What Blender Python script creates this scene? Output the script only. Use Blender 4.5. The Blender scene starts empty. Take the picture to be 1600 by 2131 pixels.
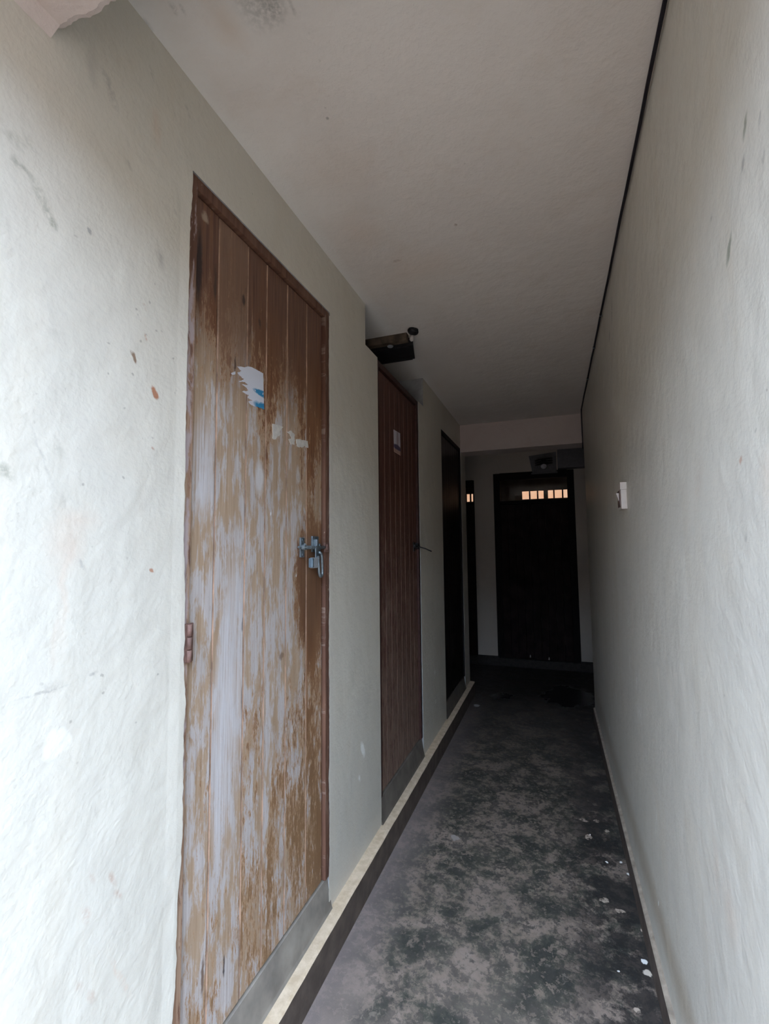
import bpy, bmesh, math, random
from mathutils import Vector, Matrix
random.seed(7)
C = bpy.context.scene.collection
S = bpy.context.scene
# ------------------------------------------------------------------ camera
F = 963.19; YAW, PITCH, ROLL = 0.348105, 0.0757336, -0.0100286
fwd = Vector((-math.sin(YAW)*math.cos(PITCH), math.cos(YAW)*math.cos(PITCH), math.sin(PITCH)))
rt0 = Vector((math.cos(YAW), math.sin(YAW), 0)); up0 = rt0.cross(fwd)
rt = math.cos(ROLL)*rt0 + math.sin(ROLL)*up0
up = -math.sin(ROLL)*rt0 + math.cos(ROLL)*up0
CAM = Vector((0, 0, 1.5))
cd = bpy.data.cameras.new('camera'); cam = bpy.data.objects.new('camera', cd); C.objects.link(cam)
cam.matrix_world = Matrix(((rt.x, up.x, -fwd.x, CAM.x), (rt.y, up.y, -fwd.y, CAM.y), (rt.z, up.z, -fwd.z, CAM.z), (0, 0, 0, 1)))
cd.sensor_fit = 'VERTICAL'; cd.sensor_height = 36; cd.lens = F*36/2131; cd.clip_start = 0.02
S.camera = cam
# ------------------------------------------------------------------ sky, exposure
W = bpy.data.worlds.new('sky'); S.world = W; W.use_nodes = True
bg = W.node_tree.nodes['Background']; bg.inputs[0].default_value = (0.81, 1.02, 1.34, 1)
_t = W.node_tree                                   # overcast sky: brighter overhead than at the horizon
_g = _t.nodes.new('ShaderNodeTexCoord'); _s = _t.nodes.new('ShaderNodeSeparateXYZ'); _m = _t.nodes.new('ShaderNodeMapRange')
_t.links.new(_g.outputs['Generated'], _s.inputs[0]); _t.links.new(_s.outputs[2], _m.inputs[0]); _m.inputs[3].default_value = 9.3; _m.inputs[4].default_value = 22.5
_t.links.new(_m.outputs[0], bg.inputs[1])
S.view_settings.view_transform = 'Standard'; S.view_settings.look = 'None'
S.view_settings.gamma = 1; S.view_settings.use_curve_mapping = False; S.view_settings.exposure = 0.0
# ------------------------------------------------------------------ dimensions (metres, floor z = 0)
XL, XR, H = -0.849, 0.287, 2.723
YE, YR, YF = 4.86, 4.45, 6.10      # left wall end, right wall end, far wall

def ray(px, py):
    return (px-800)/F*rt - (py-1065.5)/F*up + fwd
def at_x(px, py, X):
    d = ray(px, py); p = CAM + d*((X-CAM.x)/d.x); return p
def at_y(px, py, Y):
    d = ray(px, py); return CAM + d*((Y-CAM.y)/d.y)
def at_z(px, py, Z):
    d = ray(px, py); return CAM + d*((Z-CAM.z)/d.z)

# ------------------------------------------------------------------ node helper
class N:
    def __init__(s, name):
        s.m = bpy.data.materials.new(name); s.m.use_nodes = True
        s.t = s.m.node_tree; s.b = s.t.nodes['Principled BSDF']; s.pos = s.t.nodes.new('ShaderNodeNewGeometry').outputs['Position']
    def put(s, sock, v):
        if isinstance(v, bpy.types.NodeSocket): s.t.links.new(v, sock)
        elif isinstance(v, (tuple, list)) and sock.type == 'RGBA' and len(v) == 3: sock.default_value = (*v, 1)
        else: sock.default_value = v
    def math(s, op, a, b=0.0, clamp=False):
        n = s.t.nodes.new('ShaderNodeMath'); n.operation = op; n.use_clamp = clamp
        s.put(n.inputs[0], a); s.put(n.inputs[1], b); return n.outputs[0]
    def vmath(s, op, a, b=(0, 0, 0)):
        n = s.t.nodes.new('ShaderNodeVectorMath'); n.operation = op
        s.put(n.inputs[0], a); s.put(n.inputs[1], b); return n.outputs['Value' if op == 'LENGTH' else 'Vector']
    def scale(s, v, k): return s.vmath('MULTIPLY', v, k)
    def noise(s, v, sc=1.0, det=4, rough=0.55, dist=0.0, col=False):
        n = s.t.nodes.new('ShaderNodeTexNoise'); s.put(n.inputs['Vector'], v)
        n.inputs['Scale'].default_value = sc; n.inputs['Detail'].default_value = det
        n.inputs['Roughness'].default_value = rough; n.inputs['Distortion'].default_value = dist
        return n.outputs['Color' if col else 0]
    def voro(s, v, sc=1.0, out='Distance'):
        n = s.t.nodes.new('ShaderNodeTexVoronoi'); s.put(n.inputs['Vector'], v); n.inputs['Scale'].default_value = sc
        return n.outputs[out]
    def step(s, v, lo, hi, a=0.0, b=1.0):
        n = s.t.nodes.new('ShaderNodeMapRange'); n.clamp = True
        s.put(n.inputs[0], v); n.inputs[1].default_value = lo; n.inputs[2].default_value = hi
        n.inputs[3].default_value = a; n.inputs[4].default_value = b; return n.outputs[0]
    def mix(s, f, a, b, mode='MIX'):
        n = s.t.nodes.new('ShaderNodeMix'); n.data_type = 'RGBA'; n.blend_type = mode
        s.put(n.inputs[0], f); s.put(n.inputs[6], a); s.put(n.inputs[7], b); return n.outputs[2]
    def ramp(s, v, pts, interp='LINEAR'):
        n = s.t.nodes.new('ShaderNodeValToRGB'); s.put(n.inputs[0], v); cr = n.color_ramp; cr.interpolation = interp
        while len(cr.elements) < len(pts): cr.elements.new(0.5)
        for e, (p, c) in zip(cr.elements, pts):
            e.position = p; e.color = (*c, 1) if isinstance(c, tuple) else (c, c, c, 1)
        return n.outputs[0]
    def sep(s, v):
        n = s.t.nodes.new('ShaderNodeSeparateXYZ'); s.put(n.inputs[0], v); return n.outputs
    def bump(s, h, strength=0.3, dist=0.01):
        n = s.t.nodes.new('ShaderNodeBump'); n.inputs['Strength'].default_value = strength; n.inputs['Distance'].default_value = dist
        s.put(n.inputs['Height'], h); s.t.links.new(n.outputs[0], s.b.inputs['Normal']); return n
    def mark(s, wob, c, rad, soft=0.35, amp=1.0, skew=0):
        """blotch of its own shape round world point c with per-axis radii"""
        d = s.vmath('SUBTRACT', wob, tuple(c))
        if skew:
            x_, y_, z_ = s.sep(d); cb = s.t.nodes.new('ShaderNodeCombineXYZ'); s.put(cb.inputs[0], x_); s.put(cb.inputs[2], z_)
            s.put(cb.inputs[1], s.math('ADD', y_, s.math('MULTIPLY', z_, skew))); d = cb.outputs[0]
        d = s.scale(d, tuple(1/r for r in rad))
        return s.step(s.vmath('LENGTH', d), 1-soft, 1+soft, amp, 0.0)
    def out(s, col, rough=0.6, spec=0.5, metal=0.0):
        s.put(s.b.inputs['Base Color'], col); s.put(s.b.inputs['Roughness'], rough)
        s.b.inputs['Specular IOR Level'].default_value = spec; s.b.inputs['Metallic'].default_value = metal
        return s.m
def wobble(n, amt=0.02, sc=12, det=5):
    c = n.noise(n.pos, sc, det, 0.6, col=True)
    c = n.vmath('SUBTRACT', c, (0.5, 0.5, 0.5)); return n.vmath('ADD', n.pos, n.scale(c, (amt*2, amt*2, amt*2)))

def plaster(name, base, alt, marks=(), rough=0.42, speck=0.5, spec=0.35, bump=0.34):
    n = N(name)
    f = n.step(n.noise(n.pos, 1.3, 5, 0.6, 0.6), 0.38, 0.66)
    col = n.mix(f, base, alt)
    # faint stains and roller variation
    g = n.noise(n.scale(n.pos, (1, 1, 0.35)), 6, 6, 0.65, 0.8)
    col = n.mix(n.step(g, 0.52, 0.78, 0, 0.45), col, tuple(c*k for c, k in zip(base, (0.93, 0.88, 0.82))))
    # fly specks
    v = n.voro(wobble(n, .01, 30), 26)
    gate = n.step(n.noise(n.pos, 2.3, 2), 0.55, 0.63)
    sp = n.math('MULTIPLY', n.step(v, 0.05, 0.10, speck, 0.0), gate)
    col = n.mix(sp, col, (0.22, 0.19, 0.16))
    w1 = wobble(n, 0.008, 40, 4); w2 = wobble(n, 0.035, 9, 5)
    for c, rad, colr, amp, soft, big in marks:
        m = n.mark(w2 if big else w1, c, rad, soft, amp, 0 if big else .45)
        if not big and amp < .8: m = n.math('MULTIPLY', m, n.step(n.noise(n.pos, 90, 3, 0.6), 0.35, 0.6))
        col = n.mix(m, col, colr)
    h = n.math('ADD', n.noise(n.pos, 9, 5, 0.55), n.math('MULTIPLY', n.noise(n.pos, 110, 4, 0.6), 0.12))
    n.bump(h, bump, 0.02)
    return n.out(col, n.step(g, 0.3, 0.7, rough, rough+0.15), spec)

def plain(name, col, rough=0.6, metal=0.0, var=0.25, spec=0.3, sc=30, bump=0.0):
    n = N(name)
    f = n.noise(n.pos, sc, 4, 0.6)
    c = n.mix(n.step(f, 0.35, 0.7), tuple(x*(1-var) for x in col), tuple(x*(1+var*0.5) for x in col))
    if bump: n.bump(f, bump, 0.004)
    return n.out(c, rough, spec, metal)

# ------------------------------------------------------------------ mesh helpers
def new_mesh(name, bm, mats, parent=None, smooth=False):
    me = bpy.data.meshes.new(name)
    bmesh.ops.recalc_face_normals(bm, faces=bm.faces)
    if smooth:
        for f in bm.faces: f.smooth = True
    bm.to_mesh(me); bm.free()
    for m in (mats if isinstance(mats, (list, tuple)) else [mats]): me.materials.append(m)
    o = bpy.data.objects.new(name, me); C.objects.link(o)
    if parent is not None:
        o.parent = parent
        loc = parent.location
        if parent.parent is not None: loc = parent.parent.location + loc
        for v in me.vertices: v.co -= loc
    return o
def rebase(o, p):
    """move a mesh's origin to world point p"""
    p = Vector(p)
    for v in o.data.vertices: v.co -= p
    o.location = p; return o
def box(bm, x0, x1, y0, y1, z0, z1, bev=0.0, mat=0, seg=2):
    r = bmesh.ops.create_cube(bm, size=1)
    vs = r['verts']
    for v in vs:
        v.co = Vector((x0+(v.co.x+.5)*(x1-x0), y0+(v.co.y+.5)*(y1-y0), z0+(v.co.z+.5)*(z1-z0)))
    fs = set(f for v in vs for f in v.link_faces)
    for f in fs: f.material_index = mat
    if bev:
        es = list(set(e for v in vs for e in v.link_edges))
        bmesh.ops.bevel(bm, geom=es, offset=bev, segments=seg, affect='EDGES', profile=0.6, material=mat)
def prism(bm, pts, a, b, axis='x', mat=0):
    """polygon pts (2-D) extruded between a and b along axis"""
    def mk(u, v, w):
        return {'x': (w, u, v), 'y': (u, w, v), 'z': (u, v, w)}[axis]
    A = [bm.verts.new(mk(u, v, a)) for u, v in pts]; B = [bm.verts.new(mk(u, v, b)) for u, v in pts]
    fs = [bm.faces.new(A), bm.faces.new(B)]
    n = len(pts)
    for i in range(n): fs.append(bm.faces.new((A[i], A[(i+1) % n], B[(i+1) % n], B[i])))
    for f in fs: f.material_index = mat
def tube(bm, pts, r, seg=10, mat=0, cap=True):
    pts = [Vector(p) for p in pts]; rings = []
    prev = None
    for i, p in enumerate(pts):
        t = (pts[min(i+1, len(pts)-1)] - pts[max(i-1, 0)]).normalized()
        if prev is None:
            a = Vector((0, 0, 1)) if abs(t.z) < .9 else Vector((1, 0, 0)); a = (a - t*a.dot(t)).normalized()
        else: a = (prev - t*prev.dot(t)).normalized()
        prev = a; b = t.cross(a); rr = r[i] if isinstance(r, (list, tuple)) else r
        rings.append([bm.verts.new(p + rr*(math.cos(2*math.pi*k/seg)*a + math.sin(2*math.pi*k/seg)*b)) for k in range(seg)])
    for i in range(len(rings)-1):
        for k in range(seg):
            f = bm.faces.new((rings[i][k], rings[i][(k+1) % seg], rings[i+1][(k+1) % seg], rings[i+1][k])); f.material_index = mat; f.smooth = True
    if cap: bm.faces.new(rings[0][::-1]).material_index = mat; bm.faces.new(rings[-1]).material_index = mat
def sheet_wall(bm, axis, a, b, us, zs, solid, mat=0, rev=0, revtest=None):
    """wall slab between planes a and b normal to axis ('x' or 'y'), cells us x zs, solid(u,z) tells where it stands; seamless, with reveals"""
    P = {}
    def v(k, i, j):
        key = (k, i, j)
        if key not in P:
            w = a if k == 0 else b
            P[key] = bm.verts.new((w, us[i], zs[j]) if axis == 'x' else (us[i], w, zs[j]))
        return P[key]
    nu, nz = len(us)-1, len(zs)-1
    S_ = [[solid((us[i]+us[i+1])/2, (zs[j]+zs[j+1])/2) for j in range(nz)] for i in range(nu)]
    g = lambda i, j: 0 <= i < nu and 0 <= j < nz and S_[i][j]
    for i in range(nu):
        for j in range(nz):
            if not S_[i][j]: continue
            for k in (0, 1): bm.faces.new((v(k, i, j), v(k, i+1, j), v(k, i+1, j+1), v(k, i, j+1)))
            if not g(i-1, j): bm.faces.new((v(0, i, j), v(0, i, j+1), v(1, i, j+1), v(1, i, j))).material_index = rev
            if not g(i+1, j): bm.faces.new((v(0, i+1, j), v(0, i+1, j+1), v(1, i+1, j+1), v(1, i+1, j))).material_index = rev
            if not g(i, j-1): bm.faces.new((v(0, i, j), v(0, i+1, j), v(1, i+1, j), v(1, i, j))).material_index = rev
            if not g(i, j+1): bm.faces.new((v(0, i, j+1), v(0, i+1, j+1), v(1, i+1, j+1), v(1, i, j+1))).material_index = rev
def tag(o, label, cat, group=None, kind=None):
    o['label'] = label; o['category'] = cat
    if group: o['group'] = group
    if kind: o['kind'] = kind
    return o
def struct(o, label, cat): return tag(o, label, cat, kind='structure')
def thing(name, loc, label, cat, kind=None):
    o = bpy.data.objects.new(name, None); o.empty_display_size = 0.05; C.objects.link(o); o.location = loc
    return tag(o, label, cat, kind=kind)

# ------------------------------------------------------------------ wall and floor materials
def L(px, py): return at_x(px, py, XL)
def Rr(px, py): return at_x(px, py, XR)
GREEN, BRN, TERRA, STAIN, PALE, GREY = (0.25, 0.25, 0.19), (0.24, 0.155, 0.10), (0.40, 0.17, 0.09), (0.62, 0.50, 0.40), (0.93, 0.92, 0.88), (0.33, 0.31, 0.28)
ml = []
for px, py, ry, rz, c, amp, soft, big in [
    (95, 432, .010, .016, GREEN, .5, .7, 0), (108, 462, .008, .013, GREEN, .65, .5, 0), (80, 395, .010, .012, GREEN, .42, .7, 0),
    (66, 368, .006, .006, GREEN, .35, .7, 0), (36, 341, .008, .008, GREEN, .55, .6, 0), (50, 350, .006, .006, GREEN, .5, .6, 0),
    (30, 288, .014, .012, GREEN, .40, .8, 0), (64, 298, .008, .009, GREEN, .38, .7, 0), (10, 980, .012, .012, GREEN, .5, .6, 0),
    (187, 481, .005, .006, GREY, .85, .3, 0), (280, 746, .006, .011, BRN, .95, .25, 0), (273, 735, .003, .005, BRN, .7, .3, 0),
    (322, 818, .009, .012, TERRA, .95, .25, 0), (302, 640, .004, .006, TERRA, .6, .4, 0), (304, 703, .004, .006, TERRA, .6, .4, 0),
    (316, 1188, .005, .005, TERRA, .8, .3, 0), (318, 934, .004, .003, TERRA, .6, .4, 0),
    (230, 190, .010, .028, GREY, .6, .6, 0), (316, 152, .004, .012, GREY, .5, .6, 0), (325, 260, .012, .030, STAIN, .55, .8, 1),
    (200, 150, .012, .03, GREY, .35, .8, 1), (390, 232, .006, .008, GREY, .5, .6, 0), (270, 345, .004, .008, GREY, .5, .6, 0),
    (364, 440, .004, .005, GREY, .7, .5, 0), (336, 548, .010, .02, GREY, .35, .8, 1), (333, 530, .003, .02, GREY, .5, .5, 0),
    (118, 935, .010, .012, GREEN, .25, .7, 0), (110, 690, .018, .012, GREY, .22, .8, 0), (90, 955, .003, .05, GREY, .3, .6, 0),
    (135, 1130, .028, .050, STAIN, .45, .7, 1), (165, 1078, .028, .018, STAIN, .38, .7, 1), (135, 1230, .007, .085, STAIN, .40, .7, 1),
    (115, 1330, .006, .05, STAIN, .3, .7, 1), (90, 1441, .040, .002, GREY, .5, .5, 0), (110, 1430, .018, .008, GREY, .35, .6, 0),
    (115, 1557, .030, .024, PALE, .28, .15, 1), (195, 1402, .008, .003, GREY, .6, .5, 0), (172, 1175, .004, .010, GREY, .5, .5, 0),
    (190, 1825, .004, .012, TERRA, .25, .7, 0), (235, 1828, .005, .014, TERRA, .4, .7, 0), (245, 1862, .005, .01, TERRA, .35, .7, 0),
    (180, 1905, .008, .014, TERRA, .35, .7, 0), (165, 2055, .006, .012, TERRA, .2, .7, 0), (190, 2075, .005, .014, TERRA, .25, .7, 0),
    (250, 2035, .005, .045, STAIN, .7, .6, 0), (755, 1560, .018, .035, PALE, .8, .3, 0), (748, 1620, .010, .016, PALE, .7, .3, 0),
    (905, 1400, .02, .02, PALE, .7, .3, 0), (907, 1460, .014, .014, PALE, .6, .3, 0),
    (735, 920, .03, .03, PALE, .18, .6, 0), (725, 1830, .10, .07, STAIN, .25, .8, 1)]:
    p = L(px, py); ml.append((p, (0.3, ry, rz), c, amp, soft, big))
m_left = plaster('cream_distemper_left', (0.64, 0.595, 0.505), (0.60, 0.565, 0.49), ml)
mr = []
for px, py, ry, rz, c, amp, soft, big in [
    (1550, 262, .006, .014, GREEN, .85, .4, 0), (1580, 250, .004, .012, GREY, .6, .5, 0), (1545, 342, .004, .009, GREY, .8, .4, 0),
    (1588, 325, .005, .010, GREY, .6, .4, 0), (1518, 510, .006, .012, GREEN, .85, .5, 0), (1515, 532, .007, .012, GREEN, .85, .5, 0), (1520, 495, .004, .012, GREEN, .6, .5, 0),
    (1480, 455, .006, .006, GREY, .5, .5, 0), (1541, 957, .006, .006, TERRA, .6, .4, 0), (1552, 1121, .006, .006, GREY, .5, .5, 0),
    (1454, 995, .022, .03, TERRA, .16, .8, 0), (1273, 650, .02, .05, GREY, .75, .5, 0), (1268, 700, .02, .02, GREY, .8, .5, 0),
    (1600, 1000, .02, .03, STAIN, .4, .8, 1), (1330, 1480, .05, .03, PALE, .35, .8, 0), (1325, 1420, .02, .03, PALE, .35, .7, 0), (1310, 1380, .02, .03, PALE, .3, .7, 0),
    (1268, 1520, .05, .03, PALE, .6, .5, 0), (1365, 1710, .004, .05, PALE, .5, .5, 0), (1335, 1780, .03, .02, PALE, .5, .5, 0),
    (1290, 1620, 1.6, .055, (.42, .35, .26), .55, .8, 1), (1395, 1990, .6, .05, (.45, .37, .27), .5, .8, 1), (1490, 1800, .016, .05, STAIN, .3, .7, 1), (1520, 1900, .03, .05, STAIN, .35, .7, 1), (1370, 1880, .004, .012, PALE, .8, .4, 0)]:
    p = Rr(px, py); mr.append((p, (0.3, ry, rz), c, amp, soft, big))
m_right = plaster('cream_distemper_right', (0.64, 0.60, 0.52), (0.60, 0.565, 0.50), mr, rough=0.36)
mc = []
for px, py, rx, ry, c, amp, soft, big in [
    (540, 5, .045, .05, GREY, .6, .5, 0), (565, 8, .02, .03, GREY, .6, .5, 0), (606, 12, .005, .02, GREY, .5, .5, 0),
    (303, 55, .010, .014, (0.1, 0.09, 0.09), .8, .6, 0), (361, 18, .006, .010, GREY, .6, .6, 0), (380, 20, .004, .01, GREY, .5, .6, 0),
    (680, 246, .004, .004, GREY, .8, .4, 0), (948, 468, .006, .006, BRN, .7, .4, 0), (825, 543, .02, .01, BRN, .5, .4, 0),
    (620, 455, .045, 2.2, (.74, .73, .70), .55, .6, 1), (450, 90, .10, .07, PALE, .25, .8, 1), (470, 55, .03, .04, STAIN, .5, .8, 1), (560, 310, .12, .10, PALE, .25, .8, 1), (660, 420, .10, .16, PALE, .25, .8, 1),
    (740, 480, .07, .10, STAIN, .30, .8, 1), (870, 560, .14, .10, STAIN, .35, .8, 1), (700, 360, .1, .1, STAIN, .2, .8, 1), (830, 690, .14, .2, PALE, .22, .9, 1)]:
    p = at_z(px, py, H); mc.append((p, (rx, ry, 0.3), c, amp, soft, big))
m_ceil = plaster('ceiling_whitewash', (0.65, 0.60, 0.555), (0.68, 0.63, 0.58), mc, rough=0.75, speck=0.25, spec=0.2)
m_beam = plaster('beam_plaster', (0.53, 0.44, 0.41), (0.56, 0.49, 0.45), rough=0.75, speck=0.1, spec=0.2, bump=0.5)
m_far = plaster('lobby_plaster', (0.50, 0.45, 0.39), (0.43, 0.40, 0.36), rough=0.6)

# concrete floor: worn green-grey screed, paler at the kerb, damp patches at the back
n = N('worn_concrete_floor')
w = wobble(n, 0.05, 7, 6); wf = wobble(n, 0.012, 45, 4)
a = n.noise(wf, 4.6, 9, 0.72, 0.3); b = n.noise(n.vmath('ADD', wf, (5, 3, 0)), 15, 9, 0.72, 0.2); c = n.noise(n.pos, 60, 5, 0.7)
col = n.ramp(a, [(0.42, (0.058, 0.068, 0.064)), (0.480, (0.120, 0.130, 0.112)), (0.512, (0.220, 0.200, 0.178)), (0.58, (0.33, 0.295, 0.270))])
col = n.mix(n.step(b, 0.515, 0.545, 0, 0.72), col, (0.070, 0.076, 0.076))
col = n.mix(n.step(b, 0.44, 0.41, 0, 0.65), col, (0.33, 0.29, 0.26))
col = n.mix(n.step(n.noise(w, 23, 6, 0.7, 0.5), 0.60, 0.63, 0, 0.5), col, (0.36, 0.34, 0.31))
col = n.mix(n.step(c, 0.62, 0.72, 0, 0.6), col, (0.06, 0.06, 0.065))
d2_ = n.noise(n.vmath('ADD', wf, (2, 7, 0)), 38, 8, .7)
col = n.mix(n.step(d2_, .54, .57, 0, .55), col, (0.075, 0.080, 0.078)); col = n.mix(n.step(d2_, .44, .41, 0, .5), col, (0.32, 0.28, 0.25))
X, Y, Z = n.sep(w)
col = n.mix(n.step(X, -0.60, -0.80, 0, 0.65), col, (0.36, 0.325, 0.335))                # pale band along the left kerb
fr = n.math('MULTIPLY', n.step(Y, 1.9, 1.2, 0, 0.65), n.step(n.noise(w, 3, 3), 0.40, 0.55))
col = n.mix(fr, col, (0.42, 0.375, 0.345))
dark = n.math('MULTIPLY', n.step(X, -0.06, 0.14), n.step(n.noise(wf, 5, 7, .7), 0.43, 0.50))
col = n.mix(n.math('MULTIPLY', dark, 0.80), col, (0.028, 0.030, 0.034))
deep = n.step(Y, 2.4, 4.4, 0, 0.60); col = n.mix(deep, col, (0.060, 0.060, 0.062)); col = n.mix(n.step(Y, 4.3, 5.0, 0, .7), col, (0.02, 0.02, 0.022))  # far end of the floor darkened, its dimness painted into the colour
w3 = n.vmath('ADD', n.pos, n.scale(n.vmath('SUBTRACT', n.noise(n.pos, 4.5, 6, .65, col=True), (.5, .5, .5)), (.45, .45, 0)))
wet = n.mark(w3, at_z(1185, 1448, 0), (0.25, 0.34, 1), .07); wet = n.math('MAXIMUM', wet, n.mark(w3, at_z(1040, 1449, 0), (0.12, 0.10, 1), .12))
col = n.mix(1.0, col, (0.74, 0.65, 0.58), 'MULTIPLY')
col = n.mix(n.math('MULTIPLY', wet, .8), col, (0.012, 0.012, 0.014))
for px, py, r, cc in [(1341, 2001, .010, PALE), (1347, 2024, .013, (.75, .66, .55)), (1307, 1819, .006, PALE), (1292, 1794, .006, PALE), (1262, 1794, .005, PALE), (1333, 1937, .004, STAIN),
                      (1262, 1874, .016, STAIN), (1285, 1897, .014, STAIN), (1222, 1742, .016, STAIN), (1218, 1705, .016, STAIN), (1240, 1708, .012, STAIN), (1264, 1728, .012, STAIN), (1320, 2095, .014, STAIN), (1227, 1737, .004, PALE), (1286, 2020, .005, PALE),
                      (947, 1745, .020, (.34, .30, .27)), (990, 1468, .03, (.4, .4, .42))]:
    m = n.mark(wf if r < .014 and cc is not STAIN else w, at_z(px, py, 0), (r, r, 1), .15, .9); 
    if r > .011 and cc is STAIN: m = n.math('MULTIPLY', m, n.step(c, .4, .55, 0, .8))
    col = n.mix(m, col, cc)
n.bump(n.math('ADD', a, n.math('MULTIPLY', c, 0.25)), 0.35, 0.006)
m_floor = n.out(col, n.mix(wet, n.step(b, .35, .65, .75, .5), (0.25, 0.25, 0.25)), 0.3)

# ------------------------------------------------------------------ shell
m_earth = plain('laterite_yard', (0.15, 0.095, 0.06), 0.9, var=.3, sc=3)
m_outer = plain('yard_wall_paint', (0.13, 0.10, 0.08), 0.85, var=.15, sc=3)
bm = bmesh.new(); box(bm, -14, 12, -9.2, -0.15, -0.22, -0.12); struct(new_mesh('floor', bm, m_earth), 'reddish brown bare earth of the yard in front of the corridor', 'ground').name = 'floor_yard'
bm = bmesh.new(); box(bm, -14, 12, -9.4, -9.2, -0.2, 4.6); box(bm, -4.2, -4.0, -9.2, -.15, -.2, 3.6); box(bm, 3.3, 3.5, -9.2, -.15, -.2, 3.1); struct(new_mesh('wall_opposite_and_blockers', bm, m_outer), 'dark building wall across the yard, with unseen side walls added to cut light', 'wall')  # side walls added out of view to cut sky light near the entrance
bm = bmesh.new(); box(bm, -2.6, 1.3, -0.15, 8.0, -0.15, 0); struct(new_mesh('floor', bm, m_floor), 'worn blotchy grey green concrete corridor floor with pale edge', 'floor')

# ceiling slab with the dark yard side edge
bm = bmesh.new(); box(bm, -2.6, 1.3, -0.15, 8.0, H, H+0.15); struct(new_mesh('ceiling', bm, m_ceil), 'plain whitewashed concrete corridor ceiling with stained left edge', 'ceiling')
# entrance beam (rough edged) with little cove along the left wall
bm = bmesh.new()
zb = 2.471; ye = 0.548; ns = 160
def edge_y(x): return ye + 0.004*math.sin(x*23)+0.002*math.sin(x*91+1)+random.uniform(-.0015, .0015)
xs = [XL-.01 + (XR+.02-XL)*i/ns for i in range(ns+1)]
rows = []
for x in xs:
    e = edge_y(x)
    rows.append([bm.verts.new(p) for p in ((x, -.02, H+.01), (x, -.02, zb), (x, e-.012, zb), (x, e-.003, zb+.004), (x, e, zb+.014), (x, e+.002, H+.01))])
for r0, r1 in zip(rows, rows[1:]):
    for i in range(5): bm.faces.new((r0[i], r0[i+1], r1[i+1], r1[i]))
bm.faces.new(rows[0]); bm.faces.new(rows[-1][::-1])
prism(bm, [(XL, zb-.016), (XL+.023, zb), (XL, zb)], -.02, ye-.01, 'y')
struct(new_mesh('trim_1', bm, m_beam), 'pinkish plaster beam across the corridor mouth, upper left corner', 'beam')

# left wall with three doorways and the opening above the second
doors = [(0.893, 1.690), (2.253, 3.052), (3.745, 4.600)]
ZS, ZT = 0.125, 2.485           # kerb top, doorway top
NY0, NY1, NZ = 2.083, 3.183, 2.512
us = sorted({-0.15, YE, NY0, NY1, *[v for d in doors for v in d]}); zs = [0, ZS, ZT, NZ, H]
def solid_left(u, z):
    if NZ < z and NY0 < u < NY1: return False
    for i, (a_, b_) in enumerate(doors):
        if a_ < u < b_ and ZS < z < (NZ if i == 1 else ZT): return False
    return True
bm = bmesh.new(); sheet_wall(bm, 'x', XL, XL-0.16, us, zs, solid_left, rev=1)
# ragged plaster lips run over the first door frame
def lip(y0, z0, z1, dirn, base, amp, x=XL, th=.0025, sd=0, lo=-.004):
    rnd = random.Random(sd); k = int((z1-z0)/.012); P = []
    wv = 0
    for i in range(k+1):
        z = z0+(z1-z0)*i/k; wv = .85*wv + rnd.uniform(-1, 1)*amp*.35
        wdt = max(.001, base(z) + wv)
        P.append((y0, y0+dirn*wdt, z))
    vs = [[bm.verts.new((x+dx, y, z)) for (dx, y) in ((0, a_-dirn*.03), (th, a_), (th, b_-dirn*.002), (lo, b_))] for a_, b_, z in P]
    for r0, r1 in zip(vs, vs[1:]):
        for i in range(3): bm.faces.new((r0[i], r0[i+1], r1[i+1], r1[i]))
def bl(z):       # how far the plaster covers the left jamb
    t = [(2.485, .004), (2.2, .002), (1.9, .004), (1.5, .006), (1.25, .016), (1.15, .020), (.9, .018), (.65, .010), (.45, .004), (.12, .002)]
    for (za, va), (zb_, vb) in zip(t, t[1:]):
        if zb_ <= z <= za: return vb + (va-vb)*(z-zb_)/(za-zb_)
    return .004
lip(doors[0][0], .13, 2.485, 1, bl, .006, sd=3)
lip(doors[0][1], .13, 2.47, -1, lambda z: .005 if z > 1.4 else .010, .006, sd=5, th=.0006, lo=.0002)
lip(doors[1][1], .13, 2.47, -1, lambda z: .003, .003, sd=8, th=.0005, lo=.0002)
m_rev = plain('grey_cement_reveal', (.33, .33, .33), .85, var=.25, sc=12)
struct(new_mesh('wall_left', bm, [m_left, m_rev]), 'stained cream wall with three plank doors and a high opening', 'wall')
# rooms behind the left wall (closed and dark), opening's own walls
m_dark = plain('unlit_room_plaster', (0.35, 0.32, 0.29), 0.9, sc=4)
bm = bmesh.new()
box(bm, -2.6, XL-.16, NY0-.12, NY0, 0, H); box(bm, -2.6, XL-.16, NY1, NY1+.12, 0, H); box(bm, -1.9, -1.8, NY0, NY1, NZ, H)
box(bm, -1.8, XL-.05, NY0, NY1, NZ-.06, NZ)
struct(new_mesh('wall_niche', bm, m_rev), 'grey cement inner walls of the opening above the second door', 'wall')
bm = bmesh.new(); box(bm, -2.6, -2.45, -0.15, 8.0, 0, H); box(bm, -2.45, XL-.16, -0.15, 0.0, 0, H); box(bm, -2.45, XL-.16, YE-.15, YE, 0, H)
struct(new_mesh('wall_rooms', bm, m_dark), 'dim plaster walls of the rooms behind the left doors', 'wall')
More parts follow.
